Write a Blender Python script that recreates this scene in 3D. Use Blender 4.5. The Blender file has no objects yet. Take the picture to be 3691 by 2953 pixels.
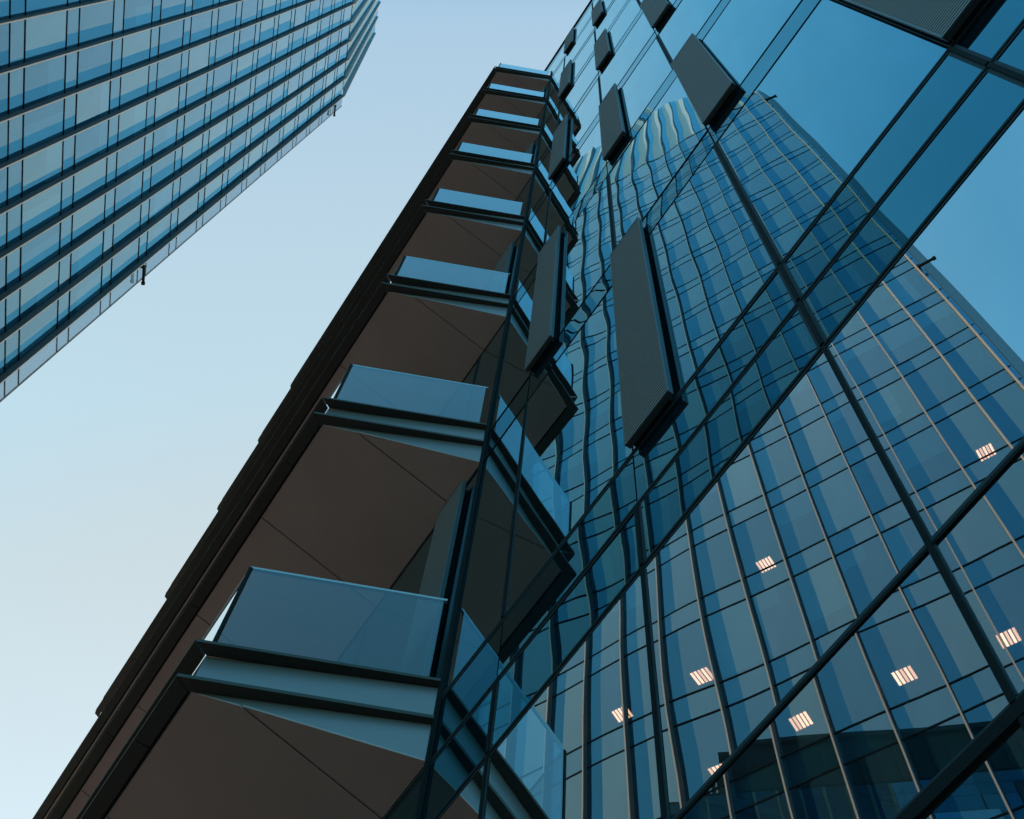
import bpy, math, random
from mathutils import Matrix, Vector
random.seed(7)
C = bpy.context.scene
COL = C.collection

# ------------------------------------------------------------------ camera, sky, sun, exposure
D = 1.7            # metres from the lens to the glass wall: every length below is in these units
EYE = 1.6
cam = bpy.data.cameras.new('camera')
cam.sensor_width = 36.0
cam.lens = 36.0 * 4489.0 / 3691.0
cam.clip_start = 0.05
cam.clip_end = 3000
camo = bpy.data.objects.new('camera', cam)
COL.objects.link(camo)
u_ = Vector((0.55223235, -0.75961415, -0.3435488))
n_ = Vector((0.83204769, 0.52802828, 0.16994934))
z_ = Vector((0.05230756, -0.37970051, 0.92362949))
right = Vector((u_.x, n_.x, z_.x))
down = Vector((u_.y, n_.y, z_.y))
fwd = Vector((u_.z, n_.z, z_.z))
m4 = Matrix(((right.x, -down.x, -fwd.x, 0), (right.y, -down.y, -fwd.y, 0),
             (right.z, -down.z, -fwd.z, EYE), (0, 0, 0, 1)))
camo.matrix_world = m4
C.camera = camo

SUN_AZ, SUN_EL = 147.0, 13.0      # azimuth from +X towards +Y
w = bpy.data.worlds.new('World')
C.world = w
w.use_nodes = True
nt = w.node_tree
bg = nt.nodes['Background']
sky = nt.nodes.new('ShaderNodeTexSky')
sky.sky_type = 'NISHITA'
sky.sun_disc = False
sky.sun_elevation = math.radians(SUN_EL)
sky.sun_rotation = math.radians(90.0 - SUN_AZ)
sky.altitude = 0
sky.air_density = 1.0
sky.dust_density = 1.0
sky.ozone_density = 0.5
# a bright veil of haze over the clear sky, thickening towards the side the sun stands on
K_ = 1.0 / (0.15 * 2 ** 2.0)
gain = nt.nodes.new('ShaderNodeVectorMath'); gain.operation = 'MULTIPLY'
nt.links.new(sky.outputs[0], gain.inputs[0])
gain.inputs[1].default_value = (0.5 / 4, 1.8 / 4, 1.95 / 4)
geo = nt.nodes.new('ShaderNodeTexCoord')
dot = nt.nodes.new('ShaderNodeVectorMath'); dot.operation = 'DOT_PRODUCT'
nt.links.new(geo.outputs['Generated'], dot.inputs[0])
dot.inputs[1].default_value = (math.cos(math.radians(SUN_AZ)), math.sin(math.radians(SUN_AZ)), 0)
mr = nt.nodes.new('ShaderNodeMapRange')
mr.inputs['From Min'].default_value = -0.3; mr.inputs['From Max'].default_value = 0.9
nt.links.new(dot.outputs['Value'], mr.inputs['Value'])
ramp = nt.nodes.new('ShaderNodeValToRGB')
STOPS = [(-0.20, (.07, .17, .27)), (-0.06, (.13, .24, .33)), (.095, (.375, .365, .365)), (.25, (.445, .390, .32)), (.36, (.465, .385, .28)), (.47, (.53, .325, .14)), (.85, (.64, .25, .05))]
el = ramp.color_ramp.elements
while len(el) < len(STOPS):
    el.new(0.5)
for e_, (p_, c_) in zip(el, STOPS):
    e_.position = (p_ + 0.3) / 1.2
for e_, (p_, c_) in zip(el, STOPS):
    e_.color = (c_[0], c_[1], c_[2], 1)
nt.links.new(mr.outputs[0], ramp.inputs[0])
sc_ = nt.nodes.new('ShaderNodeVectorMath'); sc_.operation = 'MULTIPLY_ADD'
nt.links.new(ramp.outputs[0], sc_.inputs[0])
sc_.inputs[1].default_value = (K_, K_, K_)
nt.links.new(gain.outputs[0], sc_.inputs[2])
nt.links.new(sc_.outputs[0], bg.inputs[0])
bg.inputs[1].default_value = 0.15
sun = bpy.data.lights.new('sun', 'SUN')
sun.energy = 3.0
sun.angle = math.radians(0.5)
sun.color = (1.0, 0.80, 0.66)
suno = bpy.data.objects.new('sun', sun)
COL.objects.link(suno)
sd = Vector((math.cos(math.radians(SUN_EL)) * math.cos(math.radians(SUN_AZ)),
             math.cos(math.radians(SUN_EL)) * math.sin(math.radians(SUN_AZ)),
             math.sin(math.radians(SUN_EL))))
suno.rotation_euler = sd.to_track_quat('Z', 'Y').to_euler()
C.view_settings.view_transform = 'Standard'
C.view_settings.look = 'None'
C.view_settings.exposure = 2.0
C.view_settings.gamma = 1.0
C.render.engine = 'CYCLES'
C.cycles.max_bounces = 10
C.cycles.glossy_bounces = 6
C.cycles.transparent_max_bounces = 16
C.cycles.caustics_reflective = False
C.cycles.caustics_refractive = False


# ------------------------------------------------------------------ helpers
def W(a, n, h):
    return Vector((D * a, D * n, D * h + EYE))

LU = Vector((0.91484, -0.40381, 0.0))
MU = Vector((-0.40381, -0.91484, 0.0))

def T(l, d, h):
    """a point of the office tower: along its front, away from the lens, up"""
    p = LU * l + MU * d
    return Vector((D * p.x, D * p.y, D * h + EYE))


class MB:
    def __init__(s):
        s.v, s.f, s.mi = [], [], []
    def quad(s, pts, mi=0):
        i = len(s.v)
        s.v += [tuple(p) for p in pts]
        s.f.append(tuple(range(i, i + len(pts))))
        s.mi.append(mi)
    def hexa(s, b, t, mi=0, cap=True):
        """prism between two loops of points"""
        i = len(s.v); k = len(b)
        s.v += [tuple(p) for p in b] + [tuple(p) for p in t]
        for j in range(k):
            q = (j + 1) % k
            s.f.append((i + j, i + q, i + k + q, i + k + j)); s.mi.append(mi)
        if cap:
            s.f.append(tuple(i + j for j in reversed(range(k)))); s.mi.append(mi)
            s.f.append(tuple(i + k + j for j in range(k))); s.mi.append(mi)
    def box(s, fn, a0, a1, n0, n1, h0, h1, mi=0):
        b = [fn(a0, n0, h0), fn(a1, n0, h0), fn(a1, n1, h0), fn(a0, n1, h0)]
        t = [fn(a0, n0, h1), fn(a1, n0, h1), fn(a1, n1, h1), fn(a0, n1, h1)]
        s.hexa(b, t, mi)
    def build(s, name, mats, parent=None, smooth=False, bevel=0.0):
        me = bpy.data.meshes.new(name)
        if s.v:
            o0 = Vector(s.v[0])
        org = sum((Vector(p) for p in s.v), Vector((0, 0, 0))) / max(1, len(s.v))
        me.from_pydata([tuple(Vector(p) - org) for p in s.v], [], s.f)
        if not isinstance(mats, (list, tuple)):
            mats = [mats]
        for m in mats:
            me.materials.append(m)
        for p, mi in zip(me.polygons, s.mi):
            p.material_index = mi
            p.use_smooth = smooth
        import bmesh
        bm = bmesh.new(); bm.from_mesh(me)
        bmesh.ops.recalc_face_normals(bm, faces=bm.faces)
        bm.to_mesh(me); bm.free()
        me.update()
        o = bpy.data.objects.new(name, me)
        COL.objects.link(o)
        o.location = org
        if parent is not None:
            o.parent = parent
            o.location = org - WORLD[parent.name]
        WORLD[o.name] = org
        if bevel > 0:
            bv = o.modifiers.new('bevel', 'BEVEL')
            bv.width = bevel; bv.segments = 2; bv.limit_method = 'ANGLE'
        return o

WORLD = {}

def thing(name, loc, label, cat, group=None):
    o = bpy.data.objects.new(name, None)
    o.location = loc
    o.empty_display_size = 0.5
    COL.objects.link(o)
    WORLD[o.name] = Vector(loc)
    o['label'] = label
    o['category'] = cat
    if group:
        o['group'] = group
    return o


# ------------------------------------------------------------------ materials
def new_mat(name):
    m = bpy.data.materials.new(name)
    m.use_nodes = True
    for n in list(m.node_tree.nodes):
        m.node_tree.nodes.remove(n)
    out = m.node_tree.nodes.new('ShaderNodeOutputMaterial')
    return m, m.node_tree, out


def paint(name, col, rough=0.5, metal=0.0, var=0.12, scale=3.0, spec=0.5, bump=0.0, bscale=300.0):
    m, t, out = new_mat(name)
    p = t.nodes.new('ShaderNodeBsdfPrincipled')
    p.inputs['Roughness'].default_value = rough
    p.inputs['Metallic'].default_value = metal
    p.inputs['Specular IOR Level'].default_value = spec
    tc = t.nodes.new('ShaderNodeTexCoord')
    nz = t.nodes.new('ShaderNodeTexNoise')
    nz.inputs['Scale'].default_value = scale
    nz.inputs['Detail'].default_value = 6
    nz.inputs['Roughness'].default_value = 0.65
    t.links.new(tc.outputs['Object'], nz.inputs['Vector'])
    rmp = t.nodes.new('ShaderNodeMapRange')
    rmp.inputs['To Min'].default_value = 1 - var
    rmp.inputs['To Max'].default_value = 1 + var
    t.links.new(nz.outputs[0], rmp.inputs['Value'])
    mul = t.nodes.new('ShaderNodeVectorMath'); mul.operation = 'SCALE'
    mul.inputs[0].default_value = col
    t.links.new(rmp.outputs[0], mul.inputs['Scale'])
    t.links.new(mul.outputs[0], p.inputs['Base Color'])
    if bump > 0:
        n2 = t.nodes.new('ShaderNodeTexNoise')
        n2.inputs['Scale'].default_value = bscale
        t.links.new(tc.outputs['Object'], n2.inputs['Vector'])
        b = t.nodes.new('ShaderNodeBump')
        b.inputs['Strength'].default_value = bump
        b.inputs['Distance'].default_value = 0.002
        t.links.new(n2.outputs[0], b.inputs['Height'])
        t.links.new(b.outputs[0], p.inputs['Normal'])
    t.links.new(p.outputs[0], out.inputs[0])
    return m


def mirror_glass(name, tint, graze, inner, base_reflect, through=0.0, through_col=(0.4, 0.5, 0.55), rough=0.0, power=6.0):
    """coated glazing: a mirror whose strength grows towards grazing, over a dark interior or a clear pane"""
    m, t, out = new_mat(name)
    lw = t.nodes.new('ShaderNodeLayerWeight')
    lw.inputs['Blend'].default_value = 0.5
    pw = t.nodes.new('ShaderNodeMath'); pw.operation = 'POWER'
    t.links.new(lw.outputs['Facing'], pw.inputs[0]); pw.inputs[1].default_value = power
    col = t.nodes.new('ShaderNodeMix'); col.data_type = 'RGBA'
    t.links.new(pw.outputs[0], col.inputs['Factor'])
    col.inputs[6].default_value = (*tint, 1)
    col.inputs[7].default_value = (*graze, 1)
    g = t.nodes.new('ShaderNodeBsdfGlossy')
    g.inputs['Roughness'].default_value = rough
    tc = t.nodes.new('ShaderNodeTexCoord')
    mp = t.nodes.new('ShaderNodeMapping'); mp.inputs['Scale'].default_value = (2.2, 2.2, 0.5)
    nz = t.nodes.new('ShaderNodeTexNoise'); nz.inputs['Scale'].default_value = 1.6; nz.inputs['Detail'].default_value = 5
    t.links.new(tc.outputs['Object'], mp.inputs[0]); t.links.new(mp.outputs[0], nz.inputs['Vector'])
    mr_ = t.nodes.new('ShaderNodeMapRange'); mr_.inputs['To Min'].default_value = 0.88; mr_.inputs['To Max'].default_value = 1.06
    t.links.new(nz.outputs[0], mr_.inputs['Value'])
    dm = t.nodes.new('ShaderNodeVectorMath'); dm.operation = 'SCALE'
    t.links.new(col.outputs[2], dm.inputs[0]); t.links.new(mr_.outputs[0], dm.inputs['Scale'])
    t.links.new(dm.outputs[0], g.inputs['Color'])
    fac = t.nodes.new('ShaderNodeMapRange')
    t.links.new(pw.outputs[0], fac.inputs['Value'])
    fac.inputs['To Min'].default_value = base_reflect
    fac.inputs['To Max'].default_value = 1.0
    d = t.nodes.new('ShaderNodeBsdfDiffuse'); d.inputs['Color'].default_value = (*inner, 1)
    under = d
    if through > 0:
        tr = t.nodes.new('ShaderNodeBsdfTransparent'); tr.inputs['Color'].default_value = (*through_col, 1)
        mx = t.nodes.new('ShaderNodeMixShader'); mx.inputs[0].default_value = through
        t.links.new(d.outputs[0], mx.inputs[1]); t.links.new(tr.outputs[0], mx.inputs[2])
        under = mx
    mix = t.nodes.new('ShaderNodeMixShader')
    t.links.new(fac.outputs[0], mix.inputs[0])
    t.links.new(under.outputs[0], mix.inputs[1])
    t.links.new(g.outputs[0], mix.inputs[2])
    t.links.new(mix.outputs[0], out.inputs[0])
    return m


def clear_glass(name, trans, refl, ior=1.5, gain=1.6):
    m, t, out = new_mat(name)
    fr = t.nodes.new('ShaderNodeFresnel'); fr.inputs['IOR'].default_value = ior
    mu = t.nodes.new('ShaderNodeMath'); mu.operation = 'MULTIPLY'; mu.use_clamp = True
    t.links.new(fr.outputs[0], mu.inputs[0]); mu.inputs[1].default_value = gain
    tr = t.nodes.new('ShaderNodeBsdfTransparent'); tr.inputs['Color'].default_value = (*trans, 1)
    g = t.nodes.new('ShaderNodeBsdfGlossy'); g.inputs['Color'].default_value = (*refl, 1)
    g.inputs['Roughness'].default_value = 0.0
    mix = t.nodes.new('ShaderNodeMixShader')
    t.links.new(mu.outputs[0], mix.inputs[0])
    t.links.new(tr.outputs[0], mix.inputs[1]); t.links.new(g.outputs[0], mix.inputs[2])
    t.links.new(mix.outputs[0], out.inputs[0])
    return m


def glow(name, col, strength):
    m, t, out = new_mat(name)
    e = t.nodes.new('ShaderNodeEmission')
    e.inputs[0].default_value = (*col, 1); e.inputs[1].default_value = strength
    t.links.new(e.outputs[0], out.inputs[0])
    return m


M_black = paint('black_frame', (0.011, 0.012, 0.013), 0.75, 0, 0.2, 3.0, 0.12)
M_frit = paint('slate_frit', (0.028, 0.040, 0.050), 0.6, 0, 0.1, 3.0, 0.2)
M_bronze = paint('dark_bronze_metal', (0.060, 0.055, 0.048), 0.55, 0.0, 0.15, 1.2, 0.3, 0.15)
M_deck = paint('dark_deck', (0.045, 0.042, 0.04), 0.8)
M_web = paint('grey_blue_metal', (0.27, 0.225, 0.225), 0.36, 0.5, 0.06, 1.5, 0.5, 0.1)
M_soffit = paint('brown_soffit', (0.50, 0.345, 0.325), 0.5, 0.0, 0.2, 1.1, 0.35, 0.12)
M_screen = paint('grey_perforated_metal', (0.26, 0.195, 0.18), 0.5, 0.0, 0.10, 40.0, 0.5, 0.5, 500)
M_frame = paint('panel_edge_metal', (0.06, 0.066, 0.07), 0.45, 0.1, 0.08, 4.0)
M_trim = paint('panel_trim', (0.15, 0.15, 0.155), 0.4, 0.2, 0.06)
M_rail = paint('steel_rail', (0.45, 0.47, 0.48), 0.35, 0.3, 0.06)
M_vis = mirror_glass('blue_vision_glass', (0.30, 0.78, 0.95), (0.82, 1.0, 1.0), (0.004, 0.010, 0.014), 0.48, power=4.0)
M_spa = mirror_glass('deep_blue_spandrel_glass', (0.20, 0.62, 0.74), (0.75, 0.97, 1.0), (0.003, 0.010, 0.016), 0.44)
M_lob = mirror_glass('pale_lobby_glass', (0.92, 0.96, 0.96), (0.95, 0.98, 1.0), (0.02, 0.03, 0.035), 0.80)
M_bal = clear_glass('balustrade_glass', (0.56, 0.76, 0.80), (0.90, 0.98, 1.0), 1.5, 2.1)
TC = (0.32, 0.48, 0.56)
M_twps = [mirror_glass('pale_tower_glass', t_, (0.86, 0.97, 1.0), i_, 0.19, 0.70, TC, 0.0, 3.0) for t_, i_ in
          (((0.48, 0.84, 1.0), (0.03, 0.09, 0.11)), ((0.60, 0.92, 1.0), (0.12, 0.20, 0.24)), ((0.38, 0.78, 0.98), (0.02, 0.05, 0.07)))]
M_twp = M_twps[0]
M_tws = mirror_glass('blue_tower_glass', (0.12, 0.53, 0.84), (0.30, 0.80, 1.0), (0.01, 0.05, 0.08), 0.20, 0.80, (0.30, 0.50, 0.60), 0.0, 3.0)
M_wing = mirror_glass('wing_glass', (0.50, 0.62, 0.70), (0.85, 0.92, 0.96), (0.2, 0.25, 0.28), 0.35, 0.9, (0.70, 0.80, 0.85))
M_fin = paint('tower_fin_metal', (0.060, 0.060, 0.060), 0.6, 0.0, 0.10, 0.5)
M_cfin = paint('grey_crown_fin', (0.16, 0.175, 0.19), 0.5, 0.0, 0.1, 0.5)
M_corner = paint('slate_corner_panel', (0.055, 0.075, 0.09), 0.4, 0.2, 0.1, 0.4)
M_fine = paint('champagne_fin_edge', (0.27, 0.22, 0.20), 0.5, 0.0, 0.12, 0.8)
M_crown = paint('pale_crown_panel', (0.46, 0.43, 0.48), 0.6, 0.0, 0.08, 0.4)
M_slab = paint('office_ceiling', (0.42, 0.43, 0.43), 0.8, 0, 0.05)
M_core = paint('office_interior', (0.06, 0.07, 0.08), 0.8, 0, 0.1)
M_blind = paint('pale_blind', (0.80, 0.82, 0.82), 0.8, 0, 0.05)
M_wall = paint('dark_wall', (0.045, 0.045, 0.047), 0.7, 0, 0.15)
M_light = glow('lit_tube', (1.0, 0.37, 0.20), 2.7)
M_dim = glow('dim_lit_tube', (1.0, 0.34, 0.175), 1.8)
M_white = paint('white_board', (0.8, 0.79, 0.75), 0.6)

# ------------------------------------------------------------------ ground
g = MB()
R_ = 900
g.quad([(-R_, -R_, 0), (R_, -R_, 0), (R_, R_, 0), (-R_, R_, 0)])
def paving():
    m, t, out = new_mat('stone_paving')
    p = t.nodes.new('ShaderNodeBsdfPrincipled'); p.inputs['Roughness'].default_value = 0.8
    tc = t.nodes.new('ShaderNodeTexCoord')
    b = t.nodes.new('ShaderNodeTexBrick')
    b.inputs['Color1'].default_value = (0.21, 0.18, 0.155, 1)
    b.inputs['Color2'].default_value = (0.25, 0.215, 0.185, 1)
    b.inputs['Mortar'].default_value = (0.05, 0.05, 0.05, 1)
    b.inputs['Scale'].default_value = 1.0
    b.inputs['Mortar Size'].default_value = 0.012
    b.inputs['Brick Width'].default_value = 0.9
    b.inputs['Row Height'].default_value = 0.45
    t.links.new(tc.outputs['Object'], b.inputs['Vector'])
    t.links.new(b.outputs[0], p.inputs['Base Color'])
    t.links.new(p.outputs[0], out.inputs[0])
    return m
go = g.build('pavement', paving())
go['kind'] = 'structure'

# ------------------------------------------------------------------ the glass building
P0, PF = 3.395, 2.183            # bottom of the first office window row, storey height
SPN = 0.340                      # spandrel height
ROOF = P0 + 8 * PF + SPN
COLA, COLS = -1.176, 0.702
cols = [COLA + COLS * k for k in range(-11, 8)]
gb = thing('glass_building', W(-1.2, 1.0, -EYE / D),
           'tall blue mirror glass facade with staggered grey vent panels, reflecting the tower opposite', 'building')
b = MB()
A0, A1 = cols[0], cols[-1]
b.box(W, A0, A1, 1.06, 9.0, -EYE / D, ROOF - 0.02)
b.build('wall', M_wall, gb)
b = MB()
b.box(W, A0 - .01, A1 + .01, 0.985, 1.3, ROOF + .002, ROOF + 0.05)
b.build('parapet', M_black, gb)


# plant storeys standing back on the roof: the street only meets them in the tower's glass
b = MB()
b.box(W, -7.5, 5.0, 3.0, 8.5, ROOF + .05, 25.1)
b.box(W, -8.6, -7.52, 3.6, 8.0, ROOF + .05, 22.9)
for q in range(32):
    x = -7.4 + .4 * q
    b.box(W, x, x + .05, 2.93, 2.998, ROOF + .06, 24.7)
b.box(W, -7.6, 5.1, 2.88, 8.6, 25.102, 25.25)
b.build('rooftop_plant', M_wall, gb)

def pane(a0, a1, h0, h1, amp, mat, name, rnd, parent=gb):
    """one sheet of glass, faintly pillowed and rippled as tempered glass is"""
    mb = MB()
    nx, nh = 14, max(4, int(18 * (h1 - h0) / 1.84))
    ph = [rnd.uniform(0, 6.28) for _ in range(6)]
    tx, th = rnd.gauss(0, 0.0010), rnd.gauss(0, 0.0011)
    amp *= rnd.uniform(0.55, 1.5)
    k1, k2 = rnd.uniform(0.8, 1.3), rnd.uniform(0.7, 1.2)
    grid = []
    for i in range(nx + 1):
        for j in range(nh + 1):
            s, q = i / nx, j / nh
            a = a0 + (a1 - a0) * s
            h = h0 + (h1 - h0) * q
            pil = math.sin(math.pi * s) * math.sin(math.pi * q)
            rip = 0.5 * math.sin(6.28 * (k1 * s + ph[0] / 6.28)) * math.cos(3.14 * q + ph[1]) \
                + 0.35 * math.sin(k2 * 9.0 * (h - h0) + ph[2]) \
                + 0.04 * math.sin(15.0 * (h - h0) + 3.0 * s + ph[3])
            n = 1.0 + amp * (0.9 * pil * (1 if ph[4] > 2.5 else -1) + 0.5 * rip) + tx * (s - .5) + th * (q - .5)
            grid.append(W(a, n, h))
    mb.v = [tuple(p) for p in grid]
    for i in range(nx):
        for j in range(nh):
            q0 = i * (nh + 1) + j
            mb.f.append((q0, q0 + nh + 1, q0 + nh + 2, q0 + 1)); mb.mi.append(0)
    return mb.build(name, mat, parent, smooth=True)


rows = [(-EYE / D, 0.20, M_lob, 'lobby_pane'), (0.20, 1.337, M_lob, 'lobby_pane'), (1.337, 1.770, M_lob, 'lobby_pane'),
        (1.770, 2.715, M_lob, 'lobby_pane'), (2.715, 3.055, M_spa, 'spandrel_pane'), (3.055, P0, M_spa, 'spandrel_pane')]
for k in range(8):
    rows.append((P0 + k * PF, P0 + k * PF + PF - SPN, M_vis, 'window_pane'))
    rows.append((P0 + k * PF + PF - SPN, P0 + (k + 1) * PF, M_spa, 'spandrel_pane'))
rows.append((P0 + 8 * PF, ROOF, M_spa, 'spandrel_pane'))
SEEN = [i for i in range(len(cols) - 1) if -2.7 < cols[i] < 0.6]
G = 0.004
rnd = random.Random(11)
for i in SEEN:
    for (h0, h1, m, nm) in rows:
        if h1 < 0.5:
            continue
        amp = {'spandrel_pane': 0.00022, 'lobby_pane': 0.00055, 'window_pane': 0.00042}[nm]
        pane(cols[i] + G, cols[i + 1] - G, h0 + G, h1 - G, amp, m, nm, rnd)
rest = MB()                       # glass that nothing of the photograph shows
for i in range(len(cols) - 1):
    for (h0, h1, m, nm) in rows:
        if i in SEEN and h1 >= 0.5:
            continue
        rest.quad([W(cols[i] + G, 1.0, h0 + G), W(cols[i + 1] - G, 1.0, h0 + G), W(cols[i + 1] - G, 1.0, h1 - G), W(cols[i] + G, 1.0, h1 - G)])
ro = rest.build('window_pane', M_vis, gb)
ro['kind'] = 'stuff'
bk = MB()                         # black backing seen in the joints
bk.quad([W(A0, 1.012, -EYE / D), W(A1, 1.012, -EYE / D), W(A1, 1.012, ROOF), W(A0, 1.012, ROOF)])
bk.build('backing', M_black, gb)

# horizontal transoms
hs = [(0.20, .008, .005), (1.337, .013, .007), (1.770, .0048, .0032), (2.715, .0055, .0045), (3.055, .0055, .0040), (P0, .0050, .0032)]
for k in range(8):
    hs.append((P0 + k * PF + PF - SPN, .0045, .0026))
    hs.append((P0 + (k + 1) * PF, .0045, .0026))
for (h, hw, pr) in hs:
    t = MB()
    t.box(W, A0, A1, 1.0 - pr, 1.004, h - hw, h + hw)
    if h < 3.5:
        t.box(W, A0, A1, 1.0 - .0018, 1.003, h + hw + .0001, h + hw + .012, 1)
        if h > 2:
            t.box(W, A0, A1, 1.0 - .0018, 1.003, h - hw - .010, h - hw - .0001, 1)
    t.build('transom', [M_black, M_frit], gb)


def has_panel(i, k):              # i: index of the mullion line, k: storey
    return (i + k) % 2 == 1


# vertical mullions
for i, a in enumerate(cols):
    if not (-2.7 < a < 1.0):
        continue
    def mul(h0, h1, hw, pr):
        t = MB(); t.box(W, a - hw, a + hw, 1.0 - pr, 1.004, h0, h1)
        fw = .010 if h0 > 2.5 else .004
        for s_ in (-1, 1):
            t.box(W, a + s_ * hw + (s_ < 0) * -fw, a + s_ * hw + (s_ > 0) * fw, 1.0 - .0016, 1.003, h0 + .0125, h1 - .0125, 1)
        t.build('mullion', [M_black, M_frit], gb)
    mul(-EYE / D, 1.32, .0045, .008)
    mul(1.352, 2.708, .0042, .008)
    mul(2.722, 3.048, .006, .008)
    if a > -0.6:
        mul(3.062, P0 - .007, .006, .008)
    for k in range(8):
        if not has_panel(i, k):
            mul(P0 + k * PF + .006, P0 + k * PF + PF - SPN - .006, .0065, .007)


def vent_panel(a, h0, h1, k):
    wd = 0.214
    nf, nb = 0.9625, 0.984
    o = MB()
    o.box(W, a, a + wd, nf + .004, nb, h0, h1)
    o.quad([W(a + .004, nf + .0037, h0 + .004), W(a + wd - .004, nf + .0037, h0 + .004), W(a + wd - .004, nf + .0037, h1 - .004), W(a + .004, nf + .0037, h1 - .004)], 1)
    p = o.build('vent_panel', [M_frame, M_black], gb)
    s = MB()                      # ribbed screen let into the front
    e = 0.0035
    nr = 96
    for j in range(nr):
        z0 = h0 + e + (h1 - h0 - 2 * e) * j / nr
        z1 = h0 + e + (h1 - h0 - 2 * e) * (j + 1) / nr
        zm = z0 + (z1 - z0) * .58
        s.box(W, a + e, a + wd - e, nf + .0004, nf + .0026, z0, zm)
    s.build('perforated_screen', M_screen, p)
    f = MB()
    for (x0, x1) in ((a - .001, a + e), (a + wd - e, a + wd + .001)):
        f.box(W, x0, x1, nf - .001, nf + .0045, h0 - .001, h1 + .001)
    for (y0, y1) in ((h0 - .0005, h0 + e), (h1 - e, h1 + .0005)):
        f.box(W, a + e + .0002, a + wd - e - .0002, nf - .0008, nf + .0045, y0, y1)
    f.build('edge_trim', M_trim, p)
    g_ = MB()
    g_.box(W, a + .012, a + wd - .022, nb + .0003, 0.9985, h0 + .006, h1 - .02)
    g_.build('bracket', M_black, p)
    return p


for i, a in enumerate(cols):
    if not (-2.7 < a < 1.0):
        continue
    for k in range(8):
        if has_panel(i, k):
            top = P0 + k * PF + 2.125
            if a < -2.3:
                top = P0 + k * PF + 1.80
            vent_panel(a + 0.010, P0 + k * PF - .004, top, k)

# ------------------------------------------------------------------ the stack of balconies
bw = thing('balcony_block', W(-5.4, 0.6, -EYE / D),
           'dark bronze stack of long balconies with glass balustrades, butting against the blue glass facade', 'balconies')
H0 = 3.28
XF = -8.57                        # far end
OUT = [(-2.590, 0.232), (-2.245, 0.985)]
SH = XF + 2.590
def lip(parent, h, th, gap):
    """folded metal plates round the slab edge, mitred at the corners"""
    c0, e0 = OUT
    ci, ei = (-2.622, 0.288), (-2.292, 1.0)
    def P(p, hh, dx=0, dn=0): return W(p[0] + dx, p[1] + dn, hh)
    b1 = MB()
    dx = .004 if gap else 0.0006
    loop = [(c0[0] + .002, c0[1] + dx), e0, ei, (ci[0] + .004, ci[1] + dx)]
    b1.hexa([P(q, h) for q in loop], [P(q, h + th) for q in loop])
    st = [c0[0] - dx] + [c0[0] - .30 - .99 * q for q in range(6)] + [XF]
    for q in range(len(st) - 1):
        x1 = st[q] - (.0022 if q else 0); x0 = st[q + 1] + (.0022 if q < len(st) - 2 else 0)
        y1 = x1 - (.032 if q == 0 else 0); y0 = x0 - (.03 if q == len(st) - 2 else 0)
        loop = [(x1, c0[1]), (y1, ci[1]), (y0, ci[1]), (x0, c0[1])]
        b1.hexa([P(q_, h) for q_ in loop], [P(q_, h + th) for q_ in loop])
    # far end, parallel to the near one
    f0 = (XF - dx, c0[1] + dx); f1 = (XF - dx + .345, 0.985)
    loop = [f0, f1, (f1[0] + .05, 1.0), (f0[0] + .05, ci[1] + .02)]
    loop = [(XF - .002, c0[1]), (XF - .034, c0[1] + .056), (XF - .075, c0[1] + .062), (XF - .05, c0[1] + .01)]
    b1.hexa([P(q, h) for q in loop], [P(q, h + th) for q in loop])
    return b1.build('edge_plate', M_bronze, parent)

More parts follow.
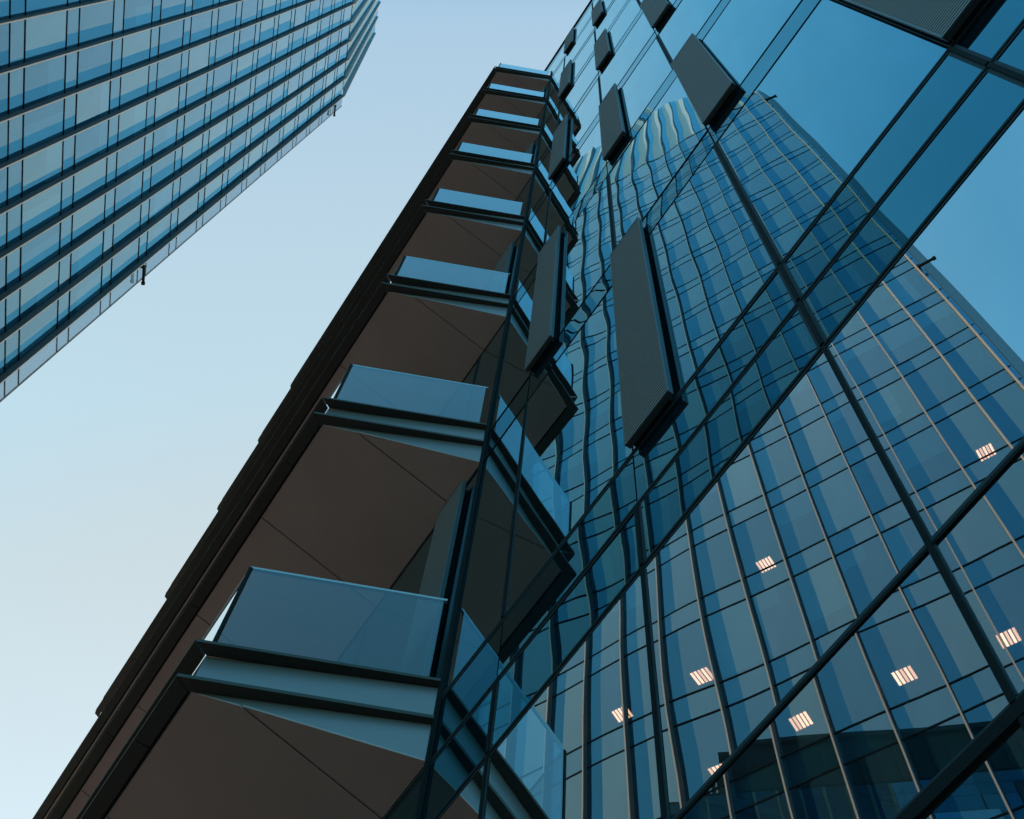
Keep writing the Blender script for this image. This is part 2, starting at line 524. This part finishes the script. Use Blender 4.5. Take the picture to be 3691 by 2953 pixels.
for k in range(-1, 8):  # lowest level is unseen, added to keep ground bounce off the soffit above
    h0 = H0 + k * PF
    lo = MB()
    # slab: upstand faces (grey) and its body
    ends = [(-2.622, 0.290), (-2.268, 1.0)]
    loop = [ends[0], ends[1], (XF + .30, 1.0), (XF - .02, 0.290)]
    lo.hexa([W(*p, h0 + .012) for p in loop], [W(*p, h0 + .196) for p in loop], 0)
    # wedge between the level plate and the falling soffit
    zs = lambda n: h0 - .002 - .185 * (n - .29) / .71
    lp = [(-2.612, 0.300), (-2.266, 0.999), (XF + .30, 0.999), (XF, 0.300)]
    lo.hexa([W(p[0], p[1], zs(p[1]) + .004) for p in lp], [W(*p, h0 + .011) for p in lp], 0)
    lo.quad([W(p[0] + (-.004 if i < 2 else .004), p[1] + (.004 if p[1] < .5 else -.002), h0 + .1985) for i, p in enumerate(loop)], 1)
    bal = lo.build('balcony', [M_web, M_deck], bw)
    # soffit boards with open joints
    so = MB()
    seams = [-2.535 - .69 * q for q in range(0, 9)]
    edges = [None] + seams + [None]
    J = .0035
    def sof(pts, top):
        so.hexa([W(p[0], p[1], zs(p[1]) - .004) for p in pts], [W(p[0], p[1], zs(p[1]) + .003) for p in pts])
    sof([(-2.535 + J, .3 + .155), (-2.535 + J, .9985), (-2.2655, .9985)], 0)
    n_s = seams + [XF + .25]
    for q in range(len(n_s) - 1):
        x1, x0 = n_s[q] - J, n_s[q + 1] + J
        if q == 0:
            sof([(x1, .302 + .145), (x1, .9985), (x0, .9985), (x0, .302), (-2.6135, .302)], 0)
        else:
            sof([(x1, .302), (x1, .9985), (x0, .9985), (x0, .302)], 0)
    so.build('soffit', M_soffit, bal)
    # dark closer along the outer edge of the soffit and along the glass wall
    cl = MB()
    cl.hexa([W(*p, h0 - .004) for p in [(-2.63, .2885), (XF, .2885), (XF, .2985), (-2.625, .2985)]],
            [W(*p, h0 + .010) for p in [(-2.63, .2885), (XF, .2885), (XF, .2985), (-2.625, .2985)]])
    cl.build('shadow_gap', M_black, bal)
    lip(bal, h0 - .006, .016, False)
    lip(bal, h0 + .198, .014, True)
    # balustrade
    gl = MB()
    gl.quad([W(-2.573, .300, h0 + .213), W(-2.276, .955, h0 + .213), W(-2.276, .955, h0 + .728), W(-2.573, .300, h0 + .728)])
    gl.build('balustrade_glass', M_bal, bal)
    for q in range(6):
        gl = MB()
        x0 = -2.590 - q * .99; x1 = x0 - .98
        gl.quad([W(x0, .292, h0 + .213), W(x1, .292, h0 + .213), W(x1, .292, h0 + .728), W(x0, .292, h0 + .728)])
        gl.build('balustrade_glass', M_bal, bal)
    rl = MB()
    lp = [(-2.580, .288), (-2.272, .966), (-2.283, .971), (-2.591, .295)]
    rl.hexa([W(*p, h0 + .729) for p in lp], [W(*p, h0 + .741) for p in lp])
    lp = [(-2.592, .288), (-2.600, .296), (XF + .1, .296), (XF + .1, .288)]
    rl.hexa([W(*p, h0 + .7288) for p in lp], [W(*p, h0 + .7405) for p in lp])
    rl.build('handrail', M_rail, bal)
    ps = MB()
    lp = [(-2.576, .283), (-2.572, .296), (-2.584, .300), (-2.588, .287)]
    ps.hexa([W(*p, h0 + .213) for p in lp], [W(*p, h0 + .7287) for p in lp])
    ps.build('post', M_black, bal)
# dark pier where the balconies meet the glass
pr = MB()
lp = [(-2.256, .986), (-2.240, .986), (-2.240, .9985), (-2.256, .9985)]
pr.hexa([W(*p, -EYE / D) for p in lp], [W(*p, H0 + 7 * PF + .74) for p in lp])
pr.build('pier', M_black, bw)

# ------------------------------------------------------------------ the office tower
DT = 8.4
TF, TP = 19.71, 2.333             # a floor line and the storey height
TOPH = 52.6
ot = thing('office_tower', T(-4, DT, -EYE / D),
           'blue glass office tower with close dark vertical fins and a pale leaning crown', 'building')
fl = [-9.17 + .745 * k for k in range(10)] + [-9.17 + .745 * 9 + .787 * k for k in range(1, 6)]
fl[-1] = 1.41
FLOORS = list(range(-8, 14))
def apparent(l0, l1, h0, h1):
    """rough size in the picture, seen straight or in the mirror of the facade"""
    best = 0
    for (cl, cd) in ((0.0, DT), (-0.808, DT + 1.83)):
        dh = (cd / h0 - cd / h1)
        best = max(best, dh * (l1 - l0) / (0.5 * (h0 + h1)))
    return best
cand = []
for k in range(14):
    for j in FLOORS:
        h0 = TF + TP * j + .58; h1 = TF + TP * (j + 1)
        mid = .5 * (fl[k] + fl[k + 1])
        seen = (mid < -2.6 and h0 / abs(mid) < 9 and h0 / abs(mid) > 2.0 and h1 > 17) or (h0 > 12.5 and mid > -7)
        cand.append((apparent(fl[k], fl[k + 1], max(h0, 1.0), max(h1, 2.0)) * (1 if seen else 0.001), k, j))
cand.sort(reverse=True)
big = set((k, j) for (_, k, j) in cand[:100])
wst, sst = MB(), MB()
rt = random.Random(5)
def two_tone(mb, l0, l1, h0, h1, d, pm=1):
    s = l0 + rt.choice((.37, .37, .37, .37, .37, .37, .37, .36, .38, .24, .50, .12)) * (l1 - l0)
    mb.quad([T(l0, d, h0), T(s, d, h0), T(s, d, h1), T(l0, d, h1)], 0)
    mb.quad([T(s, d, h0), T(l1, d, h0), T(l1, d, h1), T(s, d, h1)], pm)
FW = .0105
for k in range(14):
    for j in FLOORS:
        hs0 = TF + TP * j; hs1 = hs0 + .58; h1 = hs0 + TP
        if h1 > TOPH:
            h1 = TOPH
        dd = DT + rt.uniform(-.0015, .0015)
        l0, l1 = fl[k] + FW + .002, fl[k + 1] - FW - .002
        if (k, j) in big:
            m_ = MB(); two_tone(m_, l0, l1, hs1 + .015, h1 - .015, dd); m_.build('window', [M_tws, rt.choice(M_twps)], ot)
            m_ = MB(); two_tone(m_, l0, l1, hs0 + .015, hs1 - .015, dd); m_.build('spandrel', [M_tws, M_twp], ot)
        else:
            two_tone(wst, l0, l1, hs1 + .015, h1 - .015, dd, rt.choice((1, 2, 3)))
            two_tone(sst, l0, l1, hs0 + .015, hs1 - .015, dd)
o = wst.build('window', [M_tws] + M_twps, ot); o['kind'] = 'stuff'
o = sst.build('spandrel', [M_tws, M_twp], ot); o['kind'] = 'stuff'
# floor lines
for j in FLOORS:
    for h in (TF + TP * j, TF + TP * j + .58):
        t = MB(); t.box(T, fl[0] - .47, fl[-1] + .10, DT - .010, DT + .01, h - .0125, h + .0125)
        t.build('transom', M_black, ot)
# floors, ceilings and core inside
for j in FLOORS:
    t = MB(); t.box(T, fl[0] + .05, fl[-1] - .05, DT + .03, DT + 3.0, TF + TP * j + .03, TF + TP * j + .55)
    t.build('floor_slab', M_slab, ot)
t = MB(); t.box(T, fl[0] + .02, fl[-1] - .02, DT + 3.0, DT + 10, -EYE / D, TOPH - .1); t.build('core', M_core, ot)
for (x0, x1) in ((fl[0] - .012, fl[0] + .018), (fl[-1] - .018, fl[-1] + .012)):
    t = MB(); t.box(T, x0, x1, DT + .022, DT + 10, -EYE / D, TOPH - .05); t.build('side_wall', M_fin, ot)
# glass wings past the two ends
for (x0, x1) in ((fl[0] - .475, fl[0] - FW),):
    t = MB(); t.box(T, x0, x1, DT - .004, DT + .004, -EYE / D, TOPH); t.build('glass_wing', M_wing, ot)
    xe = x0 if x0 < -5 else x1
    t = MB(); t.box(T, xe - .012, xe + .012, DT - .012, DT + .012, -EYE / D, TOPH + .1); t.build('wing_edge', M_fin, ot)
xr = fl[-1] + .115
t = MB(); t.box(T, fl[-1] + FW, xr - .013, DT - .004, DT + .004, -EYE / D, TOPH); t.build('corner_glass', M_tws, ot)
t = MB(); t.hexa([T(xr - .012, DT - .012, -EYE / D), T(xr + .012, DT - .012, -EYE / D), T(xr + .33, DT + .58, -EYE / D), T(xr + .28, DT + .6, -EYE / D)],
                 [T(xr - .012, DT - .012, TOPH), T(xr + .012, DT - .012, TOPH), T(xr + .33, DT + .58, TOPH), T(xr + .28, DT + .6, TOPH)])
t.build('corner_panel', M_corner, ot)
# fins
CE = []
for k, x in enumerate(fl):
    # crown: how far it leans back and how high it reaches behind this fin
    hh = [74.7, 76.3, 77.4, 77.8, 77.8, 77.6, 77.4, 77.2, 77.0, 76.8, 75.0, 69.0, 63.0, 57.5, 54.0][k]
    e = 2.25 * (hh - TOPH) / (76.0 - TOPH) * (1.0 if k else .98)
    CE.append((e, hh))
FD = .115
for k, x in enumerate(fl):
    e, hh = CE[k]
    b_ = [T(x - FW, DT + .02, -EYE / D), T(x + FW, DT + .02, -EYE / D), T(x + FW, DT - FD, -EYE / D), T(x - FW, DT - FD, -EYE / D)]
    c_ = [T(x - FW, DT + .02, TOPH), T(x + FW, DT + .02, TOPH), T(x + FW, DT - FD, TOPH), T(x - FW, DT - FD, TOPH)]
    d_ = [T(x - FW, DT + .02 + e, hh), T(x + FW, DT + .02 + e, hh), T(x + FW, DT - FD * .6 + e, hh), T(x - FW, DT - FD * .6 + e, hh)]
    f = MB(); f.hexa(b_, c_); f.build('fin', M_fin, ot)
    f = MB(); f.hexa(c_, d_); f.build('crown_fin', M_cfin, ot)
    q = FW + .0012
    b_ = [T(x - q, DT - FD - .002, -EYE / D), T(x + q, DT - FD - .002, -EYE / D), T(x + q, DT - FD - .014, -EYE / D), T(x - q, DT - FD - .014, -EYE / D)]
    c_ = [T(x - q, DT - FD - .002, TOPH), T(x + q, DT - FD - .002, TOPH), T(x + q, DT - FD - .014, TOPH), T(x - q, DT - FD - .014, TOPH)]
    d_ = [T(x - q, DT - FD - .002 + e, hh), T(x + q, DT - FD - .002 + e, hh), T(x + q, DT - FD - .014 + e, hh), T(x - q, DT - FD - .014 + e, hh)]
    f = MB(); f.hexa(b_, c_); f.build('fin_cap', M_fine, ot)
# crown
for k in range(14):
    (e0, g0), (e1, g1) = CE[k], CE[k + 1]
    l0, l1 = fl[k] + FW, fl[k + 1] - FW
    s = .37
    ls = l0 + s * (l1 - l0)
    es, gs = e0 + s * (e1 - e0), g0 + s * (g1 - g0)
    m_ = MB(); m_.quad([T(ls, DT + .01, TOPH), T(l1, DT + .01, TOPH), T(l1, DT + .01 + e1, g1), T(ls, DT + .01 + es, gs)])
    m_.build('crown_panel', M_crown, ot)
    m_ = MB(); m_.quad([T(l0, DT + .01, TOPH), T(ls - .004, DT + .01, TOPH), T(ls - .004, DT + .01 + es, gs), T(l0, DT + .01 + e0, g0)])
    m_.build('crown_glass', M_tws, ot)
t = MB()
for k in range(14):
    (e0, g0), (e1, g1) = CE[k], CE[k + 1]
    t.hexa([T(fl[k], DT + .1, TOPH), T(fl[k + 1], DT + .1, TOPH), T(fl[k + 1], DT + 4, TOPH), T(fl[k], DT + 4, TOPH)],
           [T(fl[k], DT + .1 + e0, g0 - .05), T(fl[k + 1], DT + .1 + e1, g1 - .05), T(fl[k + 1], DT + 4, g1 - .05), T(fl[k], DT + 4, g0 - .05)])
t.build('crown_wall', M_wall, ot)
# roller blinds
LIT = ((-3.80, 0), (-5.27, -1), (-6.77, -1), (-2.23, -2), (-3.82, -2), (-.80, -2), (.44, 0), (-5.29, -2))
for k in range(14):
    for j in FLOORS:
        if any(fl[k] - .3 < x < fl[k + 1] + .3 and j == jj - 1 for (x, jj) in LIT):
            continue
        if (k, j) not in big or rt.random() > .62:
            continue
        h0 = TF + TP * j + .6; h1 = TF + TP * (j + 1) - .02
        drop = rt.choice([.25, .4, .55, .75, .95])
        a_, b2 = fl[k] + .03, fl[k + 1] - .03
        if rt.random() < .35:
            b2 = a_ + (b2 - a_) * rt.choice([.4, .6])
        m_ = MB(); m_.box(T, a_, b2, DT + .016, DT + .02, h1 - (h1 - h0) * drop, h1); m_.build('blind', M_blind, ot)
# ceiling lights that are on
for (x, j) in LIT:
    hc = TF + TP * j + .03
    m_ = MB(); m_.box(T, x - .15, x + .15, DT + .79, DT + 1.08, hc - .03, hc - .001)
    L_ = m_.build('ceiling_light', M_slab, ot)
    for q in range(5):
        xx = x - .116 + .058 * q
        m_ = MB(); m_.box(T, xx - .019, xx + .019, DT + .815, DT + 1.055, hc - .036, hc - .031); m_.build('lamp_tube', M_dim if rt.random() < .35 else M_light, L_)
# window cleaning arms reaching past the two ends
def arm(x0, x1, h):
    t = MB()
    def ring(x, r, dz=0):
        return [T(x, DT - .13 + r * math.cos(q * math.pi / 5), h + dz + r * math.sin(q * math.pi / 5)) for q in range(10)]
    s_ = 1 if x1 > x0 else -1
    t.hexa(ring(x0, .034), ring(x1, .034))
    t.hexa(ring(x1 + .0005 * s_, .050), ring(x1 + .06 * s_, .044))
    t.box(T, min(x0, x0 - .05 * s_), max(x0, x0 - .05 * s_), DT - .17, DT - .006, h - .06, h + .06)
    t.build('cleaning_arm', M_black, ot, smooth=False)
arm(fl[0] - .10, fl[0] - .44, 26.75); arm(fl[0] - .10, fl[0] - .44, 50.3)
arm(fl[-1] + .06, fl[-1] + .36, 26.3); arm(fl[-1] + .06, fl[-1] + .36, 49.6)
